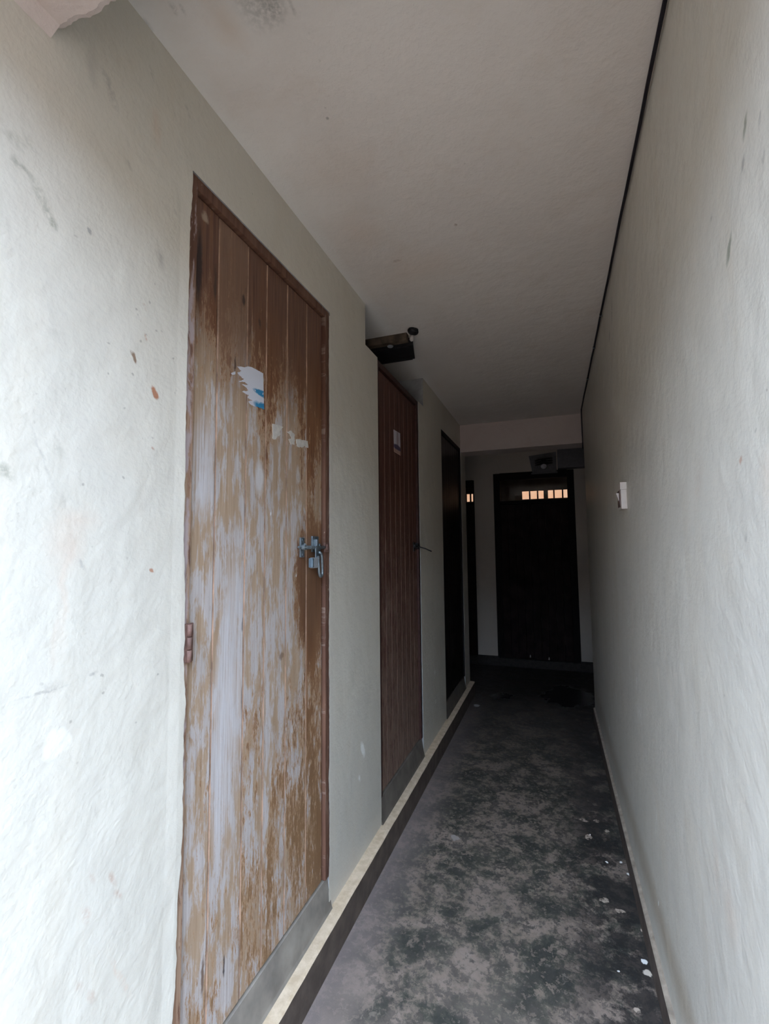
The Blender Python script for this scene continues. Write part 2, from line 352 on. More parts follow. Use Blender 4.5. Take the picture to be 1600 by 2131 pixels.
# right wall
bm = bmesh.new(); sheet_wall(bm, 'x', XR, XR+.16, [-.15, YR], [0, H], lambda u, z: True)
struct(new_mesh('wall_right', bm, m_right), 'long bare cream wall on the right with dark flecks', 'wall')
bm = bmesh.new(); box(bm, XR+.16, 1.15, YR-.15, YR, 0, H); box(bm, 1.15, 1.3, YR-.15, 8.0, 0, H)
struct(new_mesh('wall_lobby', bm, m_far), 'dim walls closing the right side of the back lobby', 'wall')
# back beam
bm = bmesh.new(); box(bm, XL-.02, 1.16, 4.607, 4.83, 2.446, H+.01, bev=.004)
struct(new_mesh('trim_2', bm, m_beam), 'pale dropped beam across the ceiling before the dark back lobby', 'beam')

# far wall with two doorways
FD0, FD1 = -0.700, 0.262; FT = 2.432; G0, G1 = -1.90, -0.958; GT = 2.366; FS = 0.085
bm = bmesh.new()
def solid_far(u, z):
    if FD0 < u < FD1 and FS < z < FT: return False
    if G0 < u < G1 and FS < z < GT: return False
    return True
sheet_wall(bm, 'y', YF, YF+.14, [-2.45, G0, G1, FD0, FD1, 1.15], [0, FS, GT, FT, H], solid_far)
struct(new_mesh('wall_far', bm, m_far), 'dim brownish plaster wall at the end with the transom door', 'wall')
bm = bmesh.new(); box(bm, 0.085, 1.15, 5.96, YF-.001, 2.436, 2.665, bev=.004)
struct(new_mesh('trim_3', bm, plain('blue_grey_bulkhead', (.17, .17, .18), .8, var=.15)), 'boxed plaster bulkhead over the right corner of the end door', 'beam')

# kerbs / skirtings
m_kface = plain('kerb_face_dark_brown', (0.125, 0.096, 0.078), 0.65, var=.35, sc=14, bump=.2)
n = N('kerb_top_worn_cream')
m_ktop = n.out(n.mix(n.step(n.noise(n.pos, 25, 5, .65), .35, .65), (0.50, 0.38, 0.255), (0.68, 0.545, 0.395)), .6, .3)
def kerb(name, xw, xf, zt, y0, y1, label, seed, top=m_ktop):
    bm = bmesh.new(); rnd = random.Random(seed); k = int((y1-y0)/.02); R_ = []
    sgn = 1 if xf > xw else -1; ph = 0
    for i in range(k+1):
        y = y0+(y1-y0)*i/k; ph = .8*ph+rnd.uniform(-1, 1)*.0016
        xs_ = [xw, xw, xf-sgn*.012, xf-sgn*.004+sgn*ph*.4, xf+sgn*ph*.2, xf]
        zs_ = [0, zt+.003, zt+.001, zt-.001+ph*.2, zt-.004+ph, 0]
        R_.append([bm.verts.new((x, y, z)) for x, z in zip(xs_, zs_)])
    for r0, r1 in zip(R_, R_[1:]):
        for j, mt in ((1, 1), (2, 1), (3, 1), (4, 0)):
            f = bm.faces.new((r0[j], r0[j+1], r1[j+1], r1[j])); f.material_index = mt
    for r in (R_[0], R_[-1]): bm.faces.new(r)
    struct(new_mesh(name, bm, [m_kface, top]), label, 'skirting')
kerb('baseboard_left', XL-.001, -.800, .124, -.15, YE-.005, 'raised dark brown kerb with worn cream top along the left wall', 1)
kerb('baseboard_right', XR+.001, .272, .112, -.15, YR-.005, 'thin dark brown skirting with cream top along the right wall', 2, top=plain('skirting_top_tan', (.40, .33, .26), .7, var=.35, sc=18))
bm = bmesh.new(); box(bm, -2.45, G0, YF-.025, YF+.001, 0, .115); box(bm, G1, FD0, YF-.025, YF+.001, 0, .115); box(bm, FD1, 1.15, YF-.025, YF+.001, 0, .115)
m_kdark = plain('near_black_skirting', (.030, .027, .026), .8, var=.4)  # one near-black tone for the end-wall skirting and steps
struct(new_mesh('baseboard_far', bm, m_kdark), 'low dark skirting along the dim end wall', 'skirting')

# ------------------------------------------------------------------ wood materials
def old_wood(name, y0, planks, z0, z1, dark=False):
    """weathered varnish: brown where it holds, grey and tan where it is worn through"""
    n = N(name); P = n.pos; X, Y, Z = n.sep(P)
    def st(sy, sz, sc=1, det=5, r=.6, d=0): return n.noise(n.scale(P, (1, sy, sz)), sc, det, r, d)
    grain = st(190, 5, 1, 4); grain2 = st(70, 2.0, 1, 5); flake = n.math('ADD', n.math('MULTIPLY', st(52, 13, 1, 9, .78, .3), .6), n.math('MULTIPLY', st(150, 34, 1, 6, .75, .2), .4)); broad = st(9, 2.4, 1, 4)
    varn = n.mix(n.step(grain2, .3, .7), (0.130, 0.052, 0.026), (0.260, 0.120, 0.054))
    varn = n.mix(n.step(broad, .42, .62, 0, .6), varn, (0.320, 0.170, 0.085))
    varn = n.mix(n.step(n.math('ADD', Z, n.math('MULTIPLY', broad, .8)), 1.6, .9, 0, .65), varn, n.mix(grain, (0.190, 0.105, 0.045), (0.33, 0.205, 0.105)))
    grey = n.mix(n.step(grain, .35, .68), (0.42, 0.365, 0.335), (0.54, 0.495, 0.475))
    tan = n.mix(n.step(grain, .3, .7), (0.33, 0.215, 0.130), (0.46, 0.34, 0.24))
    bare = n.mix(n.step(n.math('ADD', st(26, 6, 1, 8, .72, .3), n.step(Z, 1.35, 1.9, 0, -.05)), .455, .535), tan, grey)
    zz = n.step(Z, z0, z1)
    if dark:
        bias = n.ramp(zz, [(0, .42), (.25, .34), (.6, .20), (.8, .05), (1, .0)])
        varn = n.mix(n.step(grain2, .3, .7), (0.055, 0.019, 0.014), (0.130, 0.050, 0.034))
        s_ = n.math('ADD', n.math('MULTIPLY', flake, .7), n.math('MULTIPLY', grain, .3)); s_ = n.math('ADD', s_, n.math('MULTIPLY', bias, .30))
        k = n.step(s_, .575, .625, 0, .75)
        col = n.mix(k, varn, (0.27, 0.19, 0.145))
        sc_ = n.math('MULTIPLY', n.step(st(150, 1.3, 1, 3), .60, .64, 0, .7), n.step(Z, 2.1, 1.5)); col = n.mix(sc_, col, (0.34, 0.26, 0.21))
        n.bump(grain2, .3, .004)
        return n.out(col, .5, .4)
    bias = n.ramp(zz, [(0, .44), (.10, .46), (.24, .50), (.36, .62), (.48, .70), (.60, .72), (.68, .66), (.77, .57), (.83, .42), (.9, .22), (1, .06)])
    el = [(0, .60)] + [((y-y0)/(planks[-1]-y0), v) for y, v in zip(planks[:-1], (.66, .50, .50, .46, .20))]
    yb = n.ramp(n.step(Y, y0, planks[-1]), el[:6], 'CONSTANT')
    s_ = n.math('ADD', n.math('MULTIPLY', flake, .68), n.math('MULTIPLY', broad, .32))
    s_ = n.math('ADD', s_, n.math('MULTIPLY', n.math('SUBTRACT', bias, .5), .34))
    s_ = n.math('ADD', s_, n.math('MULTIPLY', n.math('SUBTRACT', yb, .5), .26))
    s_ = n.math('ADD', s_, n.math('MULTIPLY', n.math('MULTIPLY', n.step(Y, 1.525, 1.53), n.step(Z, .95, .55)), .055))
    # hand-worn dark area under the bolt, and varnish kept towards the right in the lower part
    w = n.vmath('ADD', P, n.scale(n.vmath('SUBTRACT', n.noise(P, 14, 4, col=True), (.5, .5, .5)), (0, .06, .10)))
    hand = n.mark(w, (XL, 1.56, 1.36), (1, .10, .22), .5); s_ = n.math('SUBTRACT', s_, n.math('MULTIPLY', hand, .20))
    k = n.step(s_, .482, .506)
    gold = n.mix(grain, (0.33, 0.185, 0.095), (0.50, 0.335, 0.205))
    col = n.mix(n.step(s_, .452, .474), varn, gold); col = n.mix(k, col, bare)
    col = n.mix(n.math('MULTIPLY', hand, .55), col, (0.10, 0.055, 0.035))
    top = n.step(n.math('ADD', Z, n.math('MULTIPLY', n.math('SUBTRACT', broad, .5), .7)), 1.95, 2.3, 0, .9)
    col = n.mix(n.math('MULTIPLY', top, n.step(grain2, .30, .5)), col, n.mix(n.step(grain, .35, .6), (0.085, 0.036, 0.028), (0.165, 0.085, 0.058)))
    pk2 = n.math('MULTIPLY', n.math('MULTIPLY', n.step(Y, 1.025, 1.03), n.step(Y, 1.15, 1.158, 1, 0)), n.step(Z, 1.9, 2.1, 0, .6)); col = n.mix(pk2, col, n.mix(grain, (.20, .115, .075), (.30, .19, .125)))
    # dirt flecks
    col = n.mix(n.math('MULTIPLY', n.step(st(120, 22, 1, 4, .7), .66, .70, 0, .6), 1), col, (0.09, 0.055, 0.04))
    W2 = n.vmath('ADD', P, n.scale(n.vmath('SUBTRACT', n.noise(P, 40, 4, col=True), (.5, .5, .5)), (0, .012, .04)))
    XD = XL-.016
    for px, py, ry, rz, cc, amp in [(414, 560, .012, .10, (.03, .02, .02), .92), (448, 590, .006, .05, (.05, .03, .025), .8), (507, 625, .007, .018, (.04, .025, .02), .9),
            (541, 672, .007, .016, (.05, .03, .025), .8), (489, 757, .005, .022, (.06, .03, .02), .8), (452, 660, .003, .04, (.05, .03, .02), .7), (505, 1300, .006, .018, (.06, .04, .04), .9),
            (503, 1455, .003, .03, (.07, .04, .04), .8), (466, 2010, .003, .024, (.03, .025, .03), .9), (421, 2035, .005, .04, (.12, .06, .03), .8), (427, 452, .012, .014, (.42, .33, .25), .8),
            (586, 1365, .012, .012, (.16, .09, .05), .7), (540, 995, .022, .05, (.62, .60, .60), .75), (620, 990, .012, .03, (.58, .55, .53), .6),
            (616, 2*1000, .02, .05, (.3, .2, .12), .5), (563, 1071, .003, .006, (.8, .8, .8), .9), (617, 1197, .003, .006, (.8, .8, .8), .8)]:
        c = at_x(px, py, XD); m = n.mark(W2, c, (1, ry, rz), .35, amp); col = n.mix(m, col, cc)
    for ya, yb_, zc, rz in [(1.06, 1.155, 1.15, .33), (1.03, 1.10, .95, .25), (.935, 1.02, 1.72, .12)]:
        m = n.mark(W2, (XD, (ya+yb_)/2, zc), (1, (yb_-ya)/2, rz), .4, .72)
        col = n.mix(n.math('MULTIPLY', m, n.step(grain, .25, .5)), col, n.mix(n.step(grain, .3, .7), (.50, .47, .46), (.60, .57, .57)))
    n.bump(n.math('ADD', n.math('MULTIPLY', grain, .5), n.math('MULTIPLY', k, -.5)), .5, .003)
    return n.out(col, n.step(s_, .4, .6, .45, .75), .35)
P1 = [1.025, 1.158, 1.260, 1.386, 1.525, 1.640]
m_door1 = old_wood('worn_varnished_planks', .926, P1, .25, 2.44)
m_door2 = old_wood('dark_red_varnished_planks', 2.30, [2.4, 2.5], .25, 2.44, dark=True)
m_groove = (plain('groove_shadow_varnish', (0.075, 0.035, 0.025), 0.7, var=.35, sc=20), plain('groove_old_varnish', (0.40, 0.25, 0.17), 0.6, var=.5, sc=12))
m_groove2 = (plain('groove_red_dark', (0.035, 0.014, 0.012), 0.7, var=.35, sc=20), plain('groove_red_varnish', (0.16, 0.10, 0.08), 0.6, var=.6, sc=12))
m_door3 = plain('blackened_planks', (0.012, 0.008, 0.007), 0.40, var=.5, sc=12, spec=.18)
m_door4 = plain('dark_end_door_planks', (0.016, 0.009, 0.010), 0.65, var=.7, sc=7, spec=.12)
m_blackwood = plain('black_painted_frame', (0.006, 0.005, 0.006), 0.6, var=.4, spec=.1)
n = N('door_frame_smeared')       # brown frame smeared with plaster and lilac-grey paint
w = wobble(n, .02, 18)
f = n.noise(n.scale(n.pos, (1, 9, 2.2)), 3.2, 6, .65, .6)
col = n.mix(n.step(n.noise(n.scale(n.pos, (1, 60, 3)), 1, 4), .3, .7), (0.095, 0.042, 0.028), (0.185, 0.095, 0.060))
Yv = n.sep(n.pos)[1]; Zv = n.sep(n.pos)[2]
leftjamb = n.step(n.sep(w)[1], .914, .922, 1, .0); leftall = n.step(Yv, .93, .94, 1, 0)
worn = n.mix(n.step(n.noise(n.scale(n.pos, (1, 80, 4)), 1, 5), .3, .7), (0.25, 0.13, 0.075), (0.46, 0.33, 0.235))
col = n.mix(n.math('MULTIPLY', leftall, n.math('MULTIPLY', n.step(Zv, 2.25, 2.05), n.step(n.noise(n.scale(n.pos, (1, 40, 9)), 1, 7, .7), .40, .48, .1, .9))), col, worn)
col = n.mix(n.math('MULTIPLY', n.step(Yv, 1.6, 1.62), n.step(n.noise(n.scale(n.pos, (1, 90, 7)), 1, 8, .75), .56, .60, 0, .5)), col, (.33, .25, .20))
zmask = n.ramp(n.step(Zv, .12, 2.49), [(0, .0), (.2, .15), (.32, .55), (.45, .55), (.55, .48), (.78, .60), (.93, .45), (1, .25)])
kk = n.math('MULTIPLY', n.step(n.math('ADD', f, n.math('MULTIPLY', n.math('SUBTRACT', zmask, .5), .6)), .47, .52), leftjamb)
col = n.mix(n.math('MULTIPLY', kk, .85), col, (0.42, 0.345, 0.345))
col = n.mix(n.step(n.noise(n.pos, 16, 5, .7, 1.2), .66, .69, 0, .7), col, (0.50, 0.42, 0.33))
m_frame1 = n.out(col, .65, .3)
m_frame2 = plain('dark_red_frame', (0.055, 0.022, 0.018), 0.5, var=.4)
m_sill = plain('cement_sill_grey', (0.275, 0.240, 0.200), 0.8, var=.35, sc=7)
m_sill2 = plain('cement_sill_dark', (0.14, 0.12, 0.10), 0.8, var=.35, sc=7)
m_zinc = plain('galvanised_steel', (0.27, 0.32, 0.35), 0.4, metal=.8, var=.3, sc=60)
m_bright = plain('bright_lock_steel', (0.74, 0.79, 0.84), 0.28, metal=.7, var=.12, sc=60)
m_rust = plain('rusty_painted_iron', (0.17, 0.095, 0.075), 0.7, var=.4, sc=40)
m_black = plain('black_iron', (0.02, 0.02, 0.022), 0.45, metal=.3, var=.3)

def planked(bm, ys, x, z0, z1, th=.032, gw=.0036, gd=.0024, zstag=0.0):
    """plank leaf facing +x, v-grooves between planks; slot 1 = groove faces"""
    prof = [(ys[0], x)]; gi = []
    for y in ys[1:-1]:
        gi += [len(prof), len(prof)+1]; prof += [(y-gw, x), (y, x-gd), (y+gw, x)]
    prof.append((ys[-1], x))
    kz = 24
    rows = [[bm.verts.new((px, py, z0+(z1-z0)*j/kz)) for py, px in prof] for j in range(kz+1)]
    for r0, r1 in zip(rows, rows[1:]):
        for i in range(len(prof)-1):
            f = bm.faces.new((r0[i], r0[i+1], r1[i+1], r1[i])); f.material_index = (1 + (gi.index(i) % 2)) if i in gi else 0
    xb = x-th
    B = [bm.verts.new(p) for p in ((xb, ys[0], z0), (xb, ys[-1], z0), (xb, ys[-1], z1), (xb, ys[0], z1))]
    bm.faces.new(B)
    bm.faces.new([r[0] for r in rows] + [B[3], B[0]]); bm.faces.new([r[-1] for r in rows] + [B[2], B[1]])
    bm.faces.new(list(rows[0]) + [B[1], B[0]]); bm.faces.new(list(rows[-1]) + [B[2], B[3]])

def door(i, y0, y1, z0, z1, fw, xf, xl, ys, leafm, groovem, framem, sillm, label, fz=None, zl=.248):
    root = thing('door_%d' % i, (XL, (y0+y1)/2, ZS), label, 'door', kind='structure')
    bm = bmesh.new()
    box(bm, xf-.09, xf, y0-.004, y0+fw, zl-.004, z1, bev=.002); box(bm, xf-.09, xf, y1-fw, y1+.004, zl-.004, z1, bev=.002)
    box(bm, xf-.09, xf, y0+fw, y1-fw, z1-fw, z1, bev=.002)
    new_mesh('door_frame', bm, framem, root)
    bm = bmesh.new(); planked(bm, ys, xl, zl+.002, z1-fw-.007)
    new_mesh('door_leaf', bm, [leafm, *groovem], root)
    bm = bmesh.new()
    prism(bm, [(xf-.10, ZS-.003), (XL+.010, ZS-.003), (XL+.004, ZS+.012), (XL-.014, zl-.012), (xf-.030, zl-.004), (xf-.10, zl-.004)], y0-.002, y1+.002, 'y')
    new_mesh('door_sill', bm, sillm, root)
    return root
d1 = door(1, doors[0][0], doors[0][1], ZS, ZT, .033, XL-.004, XL-.016, [.929]+P1[:-1]+[1.645], m_door1, m_groove, m_frame1, m_sill,
          'nearest plank door, worn brown varnish with bare grey wood and padlocked bolt')
ys2 = [2.288, 2.40, 2.49, 2.58, 2.67, 2.755, 2.85, 2.93, 3.018]
d2 = door(2, doors[1][0], doors[1][1], ZS, 2.508, .033, XL-.005, XL-.018, ys2, m_door2, m_groove2, m_frame2, m_sill2,
          'second plank door, dark red brown with fine pale scratches and small card')
ys3 = [3.78+.0985*k for k in range(9)]
ys3[-1] = 4.566
d3 = door(3, doors[2][0], doors[2][1], ZS, ZT, .033, XL-.003, XL-.014, ys3, m_door3, (m_blackwood, m_blackwood), m_blackwood, m_sill2,
          'third plank door on the left, nearly black, beside the back lobby')
# hinge on door 1 left jamb
for pz0, pz1 in ((1298, 1378),):
    a_ = at_x(391, pz0, XL); b_ = at_x(391, pz1, XL)
    bm = bmesh.new(); yc = a_.y
    for q in range(3):
        za = b_.z+(a_.z-b_.z)*q/3; zb2 = b_.z+(a_.z-b_.z)*(q+1)/3-.002
        tube(bm, [(XL+.003, yc+.003, za), (XL+.003, yc+.003, zb2)], .0065, 12)
    box(bm, XL-.004, XL+.0015, yc-.010, yc+.018, b_.z, a_.z, bev=.001)
    h_ = new_mesh('hinge', bm, m_rust, d1)

# slide bolt on door 1
xb = XL-.012
bolt = bpy.data.objects.new('slide_bolt', None); C.objects.link(bolt); bolt.parent = d1; bolt.empty_display_size = .03
zc = 1.502
bolt.location = Vector((xb, 1.56, zc)) - d1.location
def bpart(name, bm, mat, smooth=False): return new_mesh(name, bm, mat, bolt, smooth)
bm = bmesh.new(); box(bm, xb-.004, xb+.003, 1.474, 1.500, zc-.036, zc+.036, bev=.0015)
for dz in (-.027, .027): tube(bm, [(xb+.003, 1.487, zc+dz), (xb+.0055, 1.487, zc+dz)], .0045, 10)
tube(bm, [(xb+.002, 1.487+.013*math.cos(t), zc+.012*math.cos(t*2)*0+.013*math.sin(t)) for t in [0]] + [(xb+.012, 1.487, zc+.012)], .004, 8)
box(bm, xb+.003, xb+.016, 1.478, 1.496, zc-.010, zc+.010, bev=.002)
bpart('keeper_plate', bm, m_zinc)
bm = bmesh.new(); box(bm, xb-.004, xb+.003, 1.560, 1.610, zc-.018, zc+.042, bev=.0015)
box(bm, xb+.003, xb+.016, 1.572, 1.584, zc-.012, zc+.030, bev=.002); box(bm, xb+.003, xb+.016, 1.594, 1.604, zc-.014, zc+.014, bev=.002)
bpart('guide_bracket', bm, m_zinc)
bm = bmesh.new(); tube(bm, [(xb+.010, 1.462, zc), (xb+.010, 1.672, zc-.001)], .0065, 12); tube(bm, [(xb+.010, 1.446, zc+.001), (xb+.010, 1.462, zc)], .0042, 10)
bpart('bolt_rod', bm, m_zinc)
bm = bmesh.new(); box(bm, xb+.012, xb+.017, 1.562, 1.594, zc-.050, zc+.006, bev=.002)
bpart('hasp_tongue', bm, m_zinc)
bm = bmesh.new(); box(bm, XL-.004, XL+.004, 1.640, 1.676, zc-.020, zc+.018, bev=.0015); box(bm, XL+.003, XL+.010, 1.648, 1.664, zc-.011, zc+.011, bev=.002)
bpart('strike_plate', bm, m_rust)
# padlock
pl = thing('padlock', (xb+.022, 1.555, zc-.085), 'small silver padlock with long shackle hanging from the nearest door bolt', 'padlock')
bm = bmesh.new()
box(bm, -.008, .008, -.038, .006, .008, .047, bev=.005, seg=3)
for v in bm.verts: v.co.x += 0
new_mesh_o = new_mesh('lock_body', bm, m_bright); new_mesh_o.parent = pl
bm = bmesh.new(); box(bm, -.0085, .0085, -.044, -.032, .010, .045, bev=.003)
o_ = new_mesh('lock_end_cap', bm, plain('blue_grey_steel', (.20, .28, .34), .4, metal=.6)); o_.parent = pl
bm = bmesh.new()
pts = [(0.004, .006, .052)]
for t in range(0, 13):
    an = math.pi*t/12; pts.append((0.004+.001*t*0, .0195-.0115*math.cos(an)+.010*(1 if t > 0 else .6), -.010-.016*math.sin(an)))
pts.append((0.004, .036, .052)); pts.append((.004, .030, .062)); pts.append((.004, .016, .066))
tube(bm, pts, .0055, 12)
o_ = new_mesh('shackle', bm, m_zinc, smooth=True); o_.parent = pl

# small bolt on door 2
root = bpy.data.objects.new('slide_bolt', None); C.objects.link(root); root.parent = d2; x2 = XL-.018
root.location = Vector((x2, 2.98, 1.50))-d2.location
bm = bmesh.new(); box(bm, x2-.002, x2+.004, 2.935, 2.965, 1.47, 1.53, bev=.001); box(bm, x2-.002, x2+.016, 2.985, 3.012, 1.485, 1.525, bev=.002)
new_mesh('bolt_bracket', bm, m_black, root)
bm = bmesh.new(); tube(bm, [(x2+.010, 2.93, 1.502), (x2+.010, 3.05, 1.502)], .007, 10); tube(bm, [(x2+.012, 3.03, 1.500), (x2+.05, 3.055, 1.488), (x2+.095, 3.05, 1.468)], .004, 8)
new_mesh('bolt_rod', bm, m_black, root)
bm = bmesh.new(); tube(bm, [(x2+.004, 2.948, 1.507), (x2+.008, 2.948, 1.507)], .006, 10)
new_mesh('bolt_rivet', bm, m_bright, root)

# ------------------------------------------------------------------ paper scraps
def ragged(pts, seed, amp, sub=4, keep=()):
    rnd = random.Random(seed); out = []
    for i, p in enumerate(pts):
        q = pts[(i+1) % len(pts)]
        for s in range(sub):
            t = s/sub; a_ = amp if i not in keep and s else 0
            out.append((p[0]+(q[0]-p[0])*t+rnd.uniform(-a_, a_), p[1]+(q[1]-p[1])*t+rnd.uniform(-a_, a_)))
    return out
def paper(bm, pix, X, seed=0, amp=.002, keep=(), th=.0012, mat=0):
    pts = [(at_x(px, py, X).y, at_x(px, py, X).z) for px, py in pix]
    prism(bm, ragged(pts, seed, amp, 4, keep), X-.0006, X+th, 'x', mat)
XD = XL-.0155
n = N('torn_white_paper_blue_print')
pz = n.sep(n.pos); w_ = n.noise(n.pos, 120, 3)
zA = at_x(537, 815, XD); zB = at_x(540, 840, XD)
band = n.math('MULTIPLY', n.mark(n.pos, (XD, zA.y+.045, zA.z-.001), (1, .070, .0115), .12), n.step(w_, .36, .41))
low = n.mark(wobble(n, .008, 60), (XD, zB.y+.045, zB.z-.008), (1, .075, .016), .15)
col = n.mix(n.math('MAXIMUM', band, low), (0.62, 0.62, 0.66), (0.035, 0.22, 0.40))
col = n.mix(n.math('MULTIPLY', n.step(n.noise(n.scale(n.pos, (1, 1, 3)), 40, 4), .55, .6, 0, .35), n.math('MAXIMUM', band, low)), col, (.6, .65, .7))
m_paper = n.out(col, .7, .2)
bm = bmesh.new()
paper(bm, [(493, 763), (523, 764), (547, 777), (549, 852), (540, 849), (522, 842), (517, 836), (525, 833), (515, 828), (518, 822), (504, 815), (517, 812), (512, 806), (503, 800), (516, 801), (510, 795), (497, 794), (508, 789), (499, 782), (494, 775), (503, 772)], XD, 3, .0018, keep=(1, 2))
paper(bm, [(481, 776), (489, 773), (489, 779), (483, 780)], XD, 2, .001)
o = new_mesh('torn_poster', bm, m_paper); rebase(o, at_x(525, 805, XD)); tag(o, 'torn white paper with blue print glued high on the nearest door', 'poster')
m_paper2 = plain('torn_cream_paper', (0.60, 0.56, 0.50), .8, var=.15, sc=50)
for pix, lb in (([(567, 882), (589, 889), (582, 897), (583, 905), (577, 908), (574, 915), (567, 912)], 'torn white paper corner on the nearest door, left of two cream scraps'),
                ([(596, 898), (605, 896), (613, 905), (612, 926), (605, 925), (600, 915), (606, 912), (603, 903)], 'curved torn cream paper scrap on the nearest door, middle of the three'),
                ([(616, 914), (628, 916), (640, 918), (641, 932), (633, 928), (628, 932), (617, 928)], 'torn cream paper scrap on the nearest door, closest to its right edge')):
    bm = bmesh.new(); paper(bm, pix, XD, len(lb), .0025); o = new_mesh('paper_scrap', bm, m_paper2); rebase(o, at_x(*pix[0], XD)); tag(o, lb, 'paper', group='paper scraps left on the nearest door')
# little picture card on door 2
n = N('picture_card_print'); X2 = XL-.0175
ca = at_x(826, 920, X2)
body = n.mark(wobble(n, .006, 40), (X2, ca.y+.006, ca.z+.02), (1, .020, .050), .2)
dk = n.mark(wobble(n, .01, 40), (X2, ca.y, ca.z-.035), (1, .075, .018), .2)
feet = n.step(n.sep(n.pos)[2], ca.z-.050, ca.z-.045, 1, 0)
col = n.mix(n.math('MULTIPLY', body, .7), (0.62, 0.58, 0.64), (0.30, 0.20, 0.22)); col = n.mix(dk, col, (0.06, 0.045, 0.12)); col = n.mix(feet, col, (.42, .27, .22))
m_card = n.out(col, .4, .4)
bm = bmesh.new(); paper(bm, [(819, 894), (832, 902), (833, 948), (820, 940)], X2, 1, .0, th=.0015)
o = new_mesh('picture_card', bm, m_card); rebase(o, ca); tag(o, 'small pale picture card stuck on the dark red second door', 'card')

# ------------------------------------------------------------------ end wall: door with transom, neighbour door
def end_door(i, x0, x1, zt, rail, label, nplank, fw=.075):
    root = thing('door_%d' % i, ((x0+x1)/2, YF, FS), label, 'door', kind='structure')
    y0 = YF-.012; bm = bmesh.new()
    box(bm, x0-.004, x0+fw, y0, YF+.08, 0.04, zt, bev=.003); box(bm, x1-fw, x1+.004, y0, YF+.08, 0.04, zt, bev=.003)
    box(bm, x0+fw, x1-fw, y0, YF+.08, zt-.085, zt+.004, bev=.003)
    new_mesh('door_frame', bm, m_blackwood, root)
    bm = bmesh.new(); box(bm, x0+fw, x1-fw, y0+.01, YF+.07, rail, rail+.045, bev=.003)
    new_mesh('transom_rail', bm, m_blackwood, root)
    # leaf: facing -y
    xs_ = [x0+fw+(x1-x0-2*fw)*k/nplank for k in range(nplank+1)]; bm = bmesh.new()
    for a_, b_ in zip(xs_, xs_[1:]): box(bm, a_+.0015, b_-.0015, YF+.012, YF+.05, .100, rail-.003, bev=.003)
    new_mesh('door_leaf', bm, m_door4, root)
    bm = bmesh.new(); box(bm, x0+fw-.004, x1-fw+.004, YF+.030, YF+.034, rail+.04, zt-.08)
    g = N('clear_transom_glass'); g.b.inputs['Transmission Weight'].default_value = 1; g.b.inputs['IOR'].default_value = 1.45; g.out((.93, .95, .95), .02, .5)
    new_mesh('transom_glass', bm, g.m, root)
    return root
ed = end_door(4, FD0, FD1, FT, 2.030, 'dark plank door with glazed transom in the end wall', 9)
end_door(5, G0, G1, GT, 2.030, 'dark doorway seen as narrow strip left of the end door', 8, fw=.012)
# pale chips at the foot of the end door
bm = bmesh.new()
for px, py in ((1104, 1366), (1143, 1371)):
    p = at_y(px, py, YF+.011); prism(bm, [(p.x-.012, p.z-.012), (p.x+.006, p.z-.014), (p.x+.004, p.z+.01), (p.x-.004, p.z+.022)], YF+.010, YF+.0125, 'y')
cp = new_mesh('paint_chip', bm, plain('pale_paint_chip', (.35, .34, .33), .7), ed)
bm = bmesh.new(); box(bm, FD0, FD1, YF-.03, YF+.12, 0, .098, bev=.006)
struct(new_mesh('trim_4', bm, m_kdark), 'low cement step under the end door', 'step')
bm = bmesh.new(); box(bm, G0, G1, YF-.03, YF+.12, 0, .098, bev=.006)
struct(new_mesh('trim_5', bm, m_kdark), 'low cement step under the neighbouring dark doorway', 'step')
# room behind with a lit barred window band
YW = 7.60
bm = bmesh.new()
wins = [(-0.785, -0.69), (-0.437, -0.115), (-0.050, 0.285), (-1.42, -1.16)]
us_ = sorted({-2.45, 1.15, *[v for w_ in wins for v in w_]})
zw0, zw1 = 2.226, 2.362
sheet_wall(bm, 'y', YW, YW+.15, us_, [0, zw0, zw1, H], lambda u, z: not (zw0 < z < zw1 and any(a_ < u < b_ for a_, b_ in wins[1:])))
struct(new_mesh('wall_back_room', bm, m_dark), 'dark back wall of the room behind the end doors', 'wall')
gl = N('sunlit_frosted_pane'); gl.out((.8, .6, .45), .6); ne = gl.noise(gl.pos, 16, 3)
gl.put(gl.b.inputs['Emission Color'], gl.mix(gl.step(ne, .35, .65), (1.0, 0.53, 0.31), (1.0, 0.62, 0.42))); gl.b.inputs['Emission Strength'].default_value = .88
for k, ((a_, b_), cuts) in enumerate(zip(wins[1:], ([-.322, -.203], [.037, .163], [-1.325, -1.251]))):
    root = thing('window_%d' % (k+1), ((a_+b_)/2, YW, zw0), ['glowing orange window grid at the left of the end door transom', 'glowing orange window grid at the right of the end door transom', 'glowing orange window seen through the narrow dark doorway'][k], 'window', kind='structure')
    bm = bmesh.new()
    box(bm, a_, b_, YW-.01, YW+.03, zw0-.001, zw0+.004); box(bm, a_, b_, YW-.01, YW+.03, zw1-.004, zw1+.001)
    for c_ in cuts: box(bm, c_-.011, c_+.011, YW-.01, YW+.03, zw0, zw1)
    new_mesh('window_bars', bm, m_blackwood, root)
    bm = bmesh.new(); box(bm, a_-.002, b_+.002, YW+.06, YW+.066, zw0-.002, zw1+.002)
    new_mesh('window_panes', bm, gl.m, root)
bm = bmesh.new(); box(bm, -2.6, 1.3, 7.85, 8.0, 0, H); struct(new_mesh('wall_outer', bm, m_dark), 'outermost back wall of the building', 'wall')

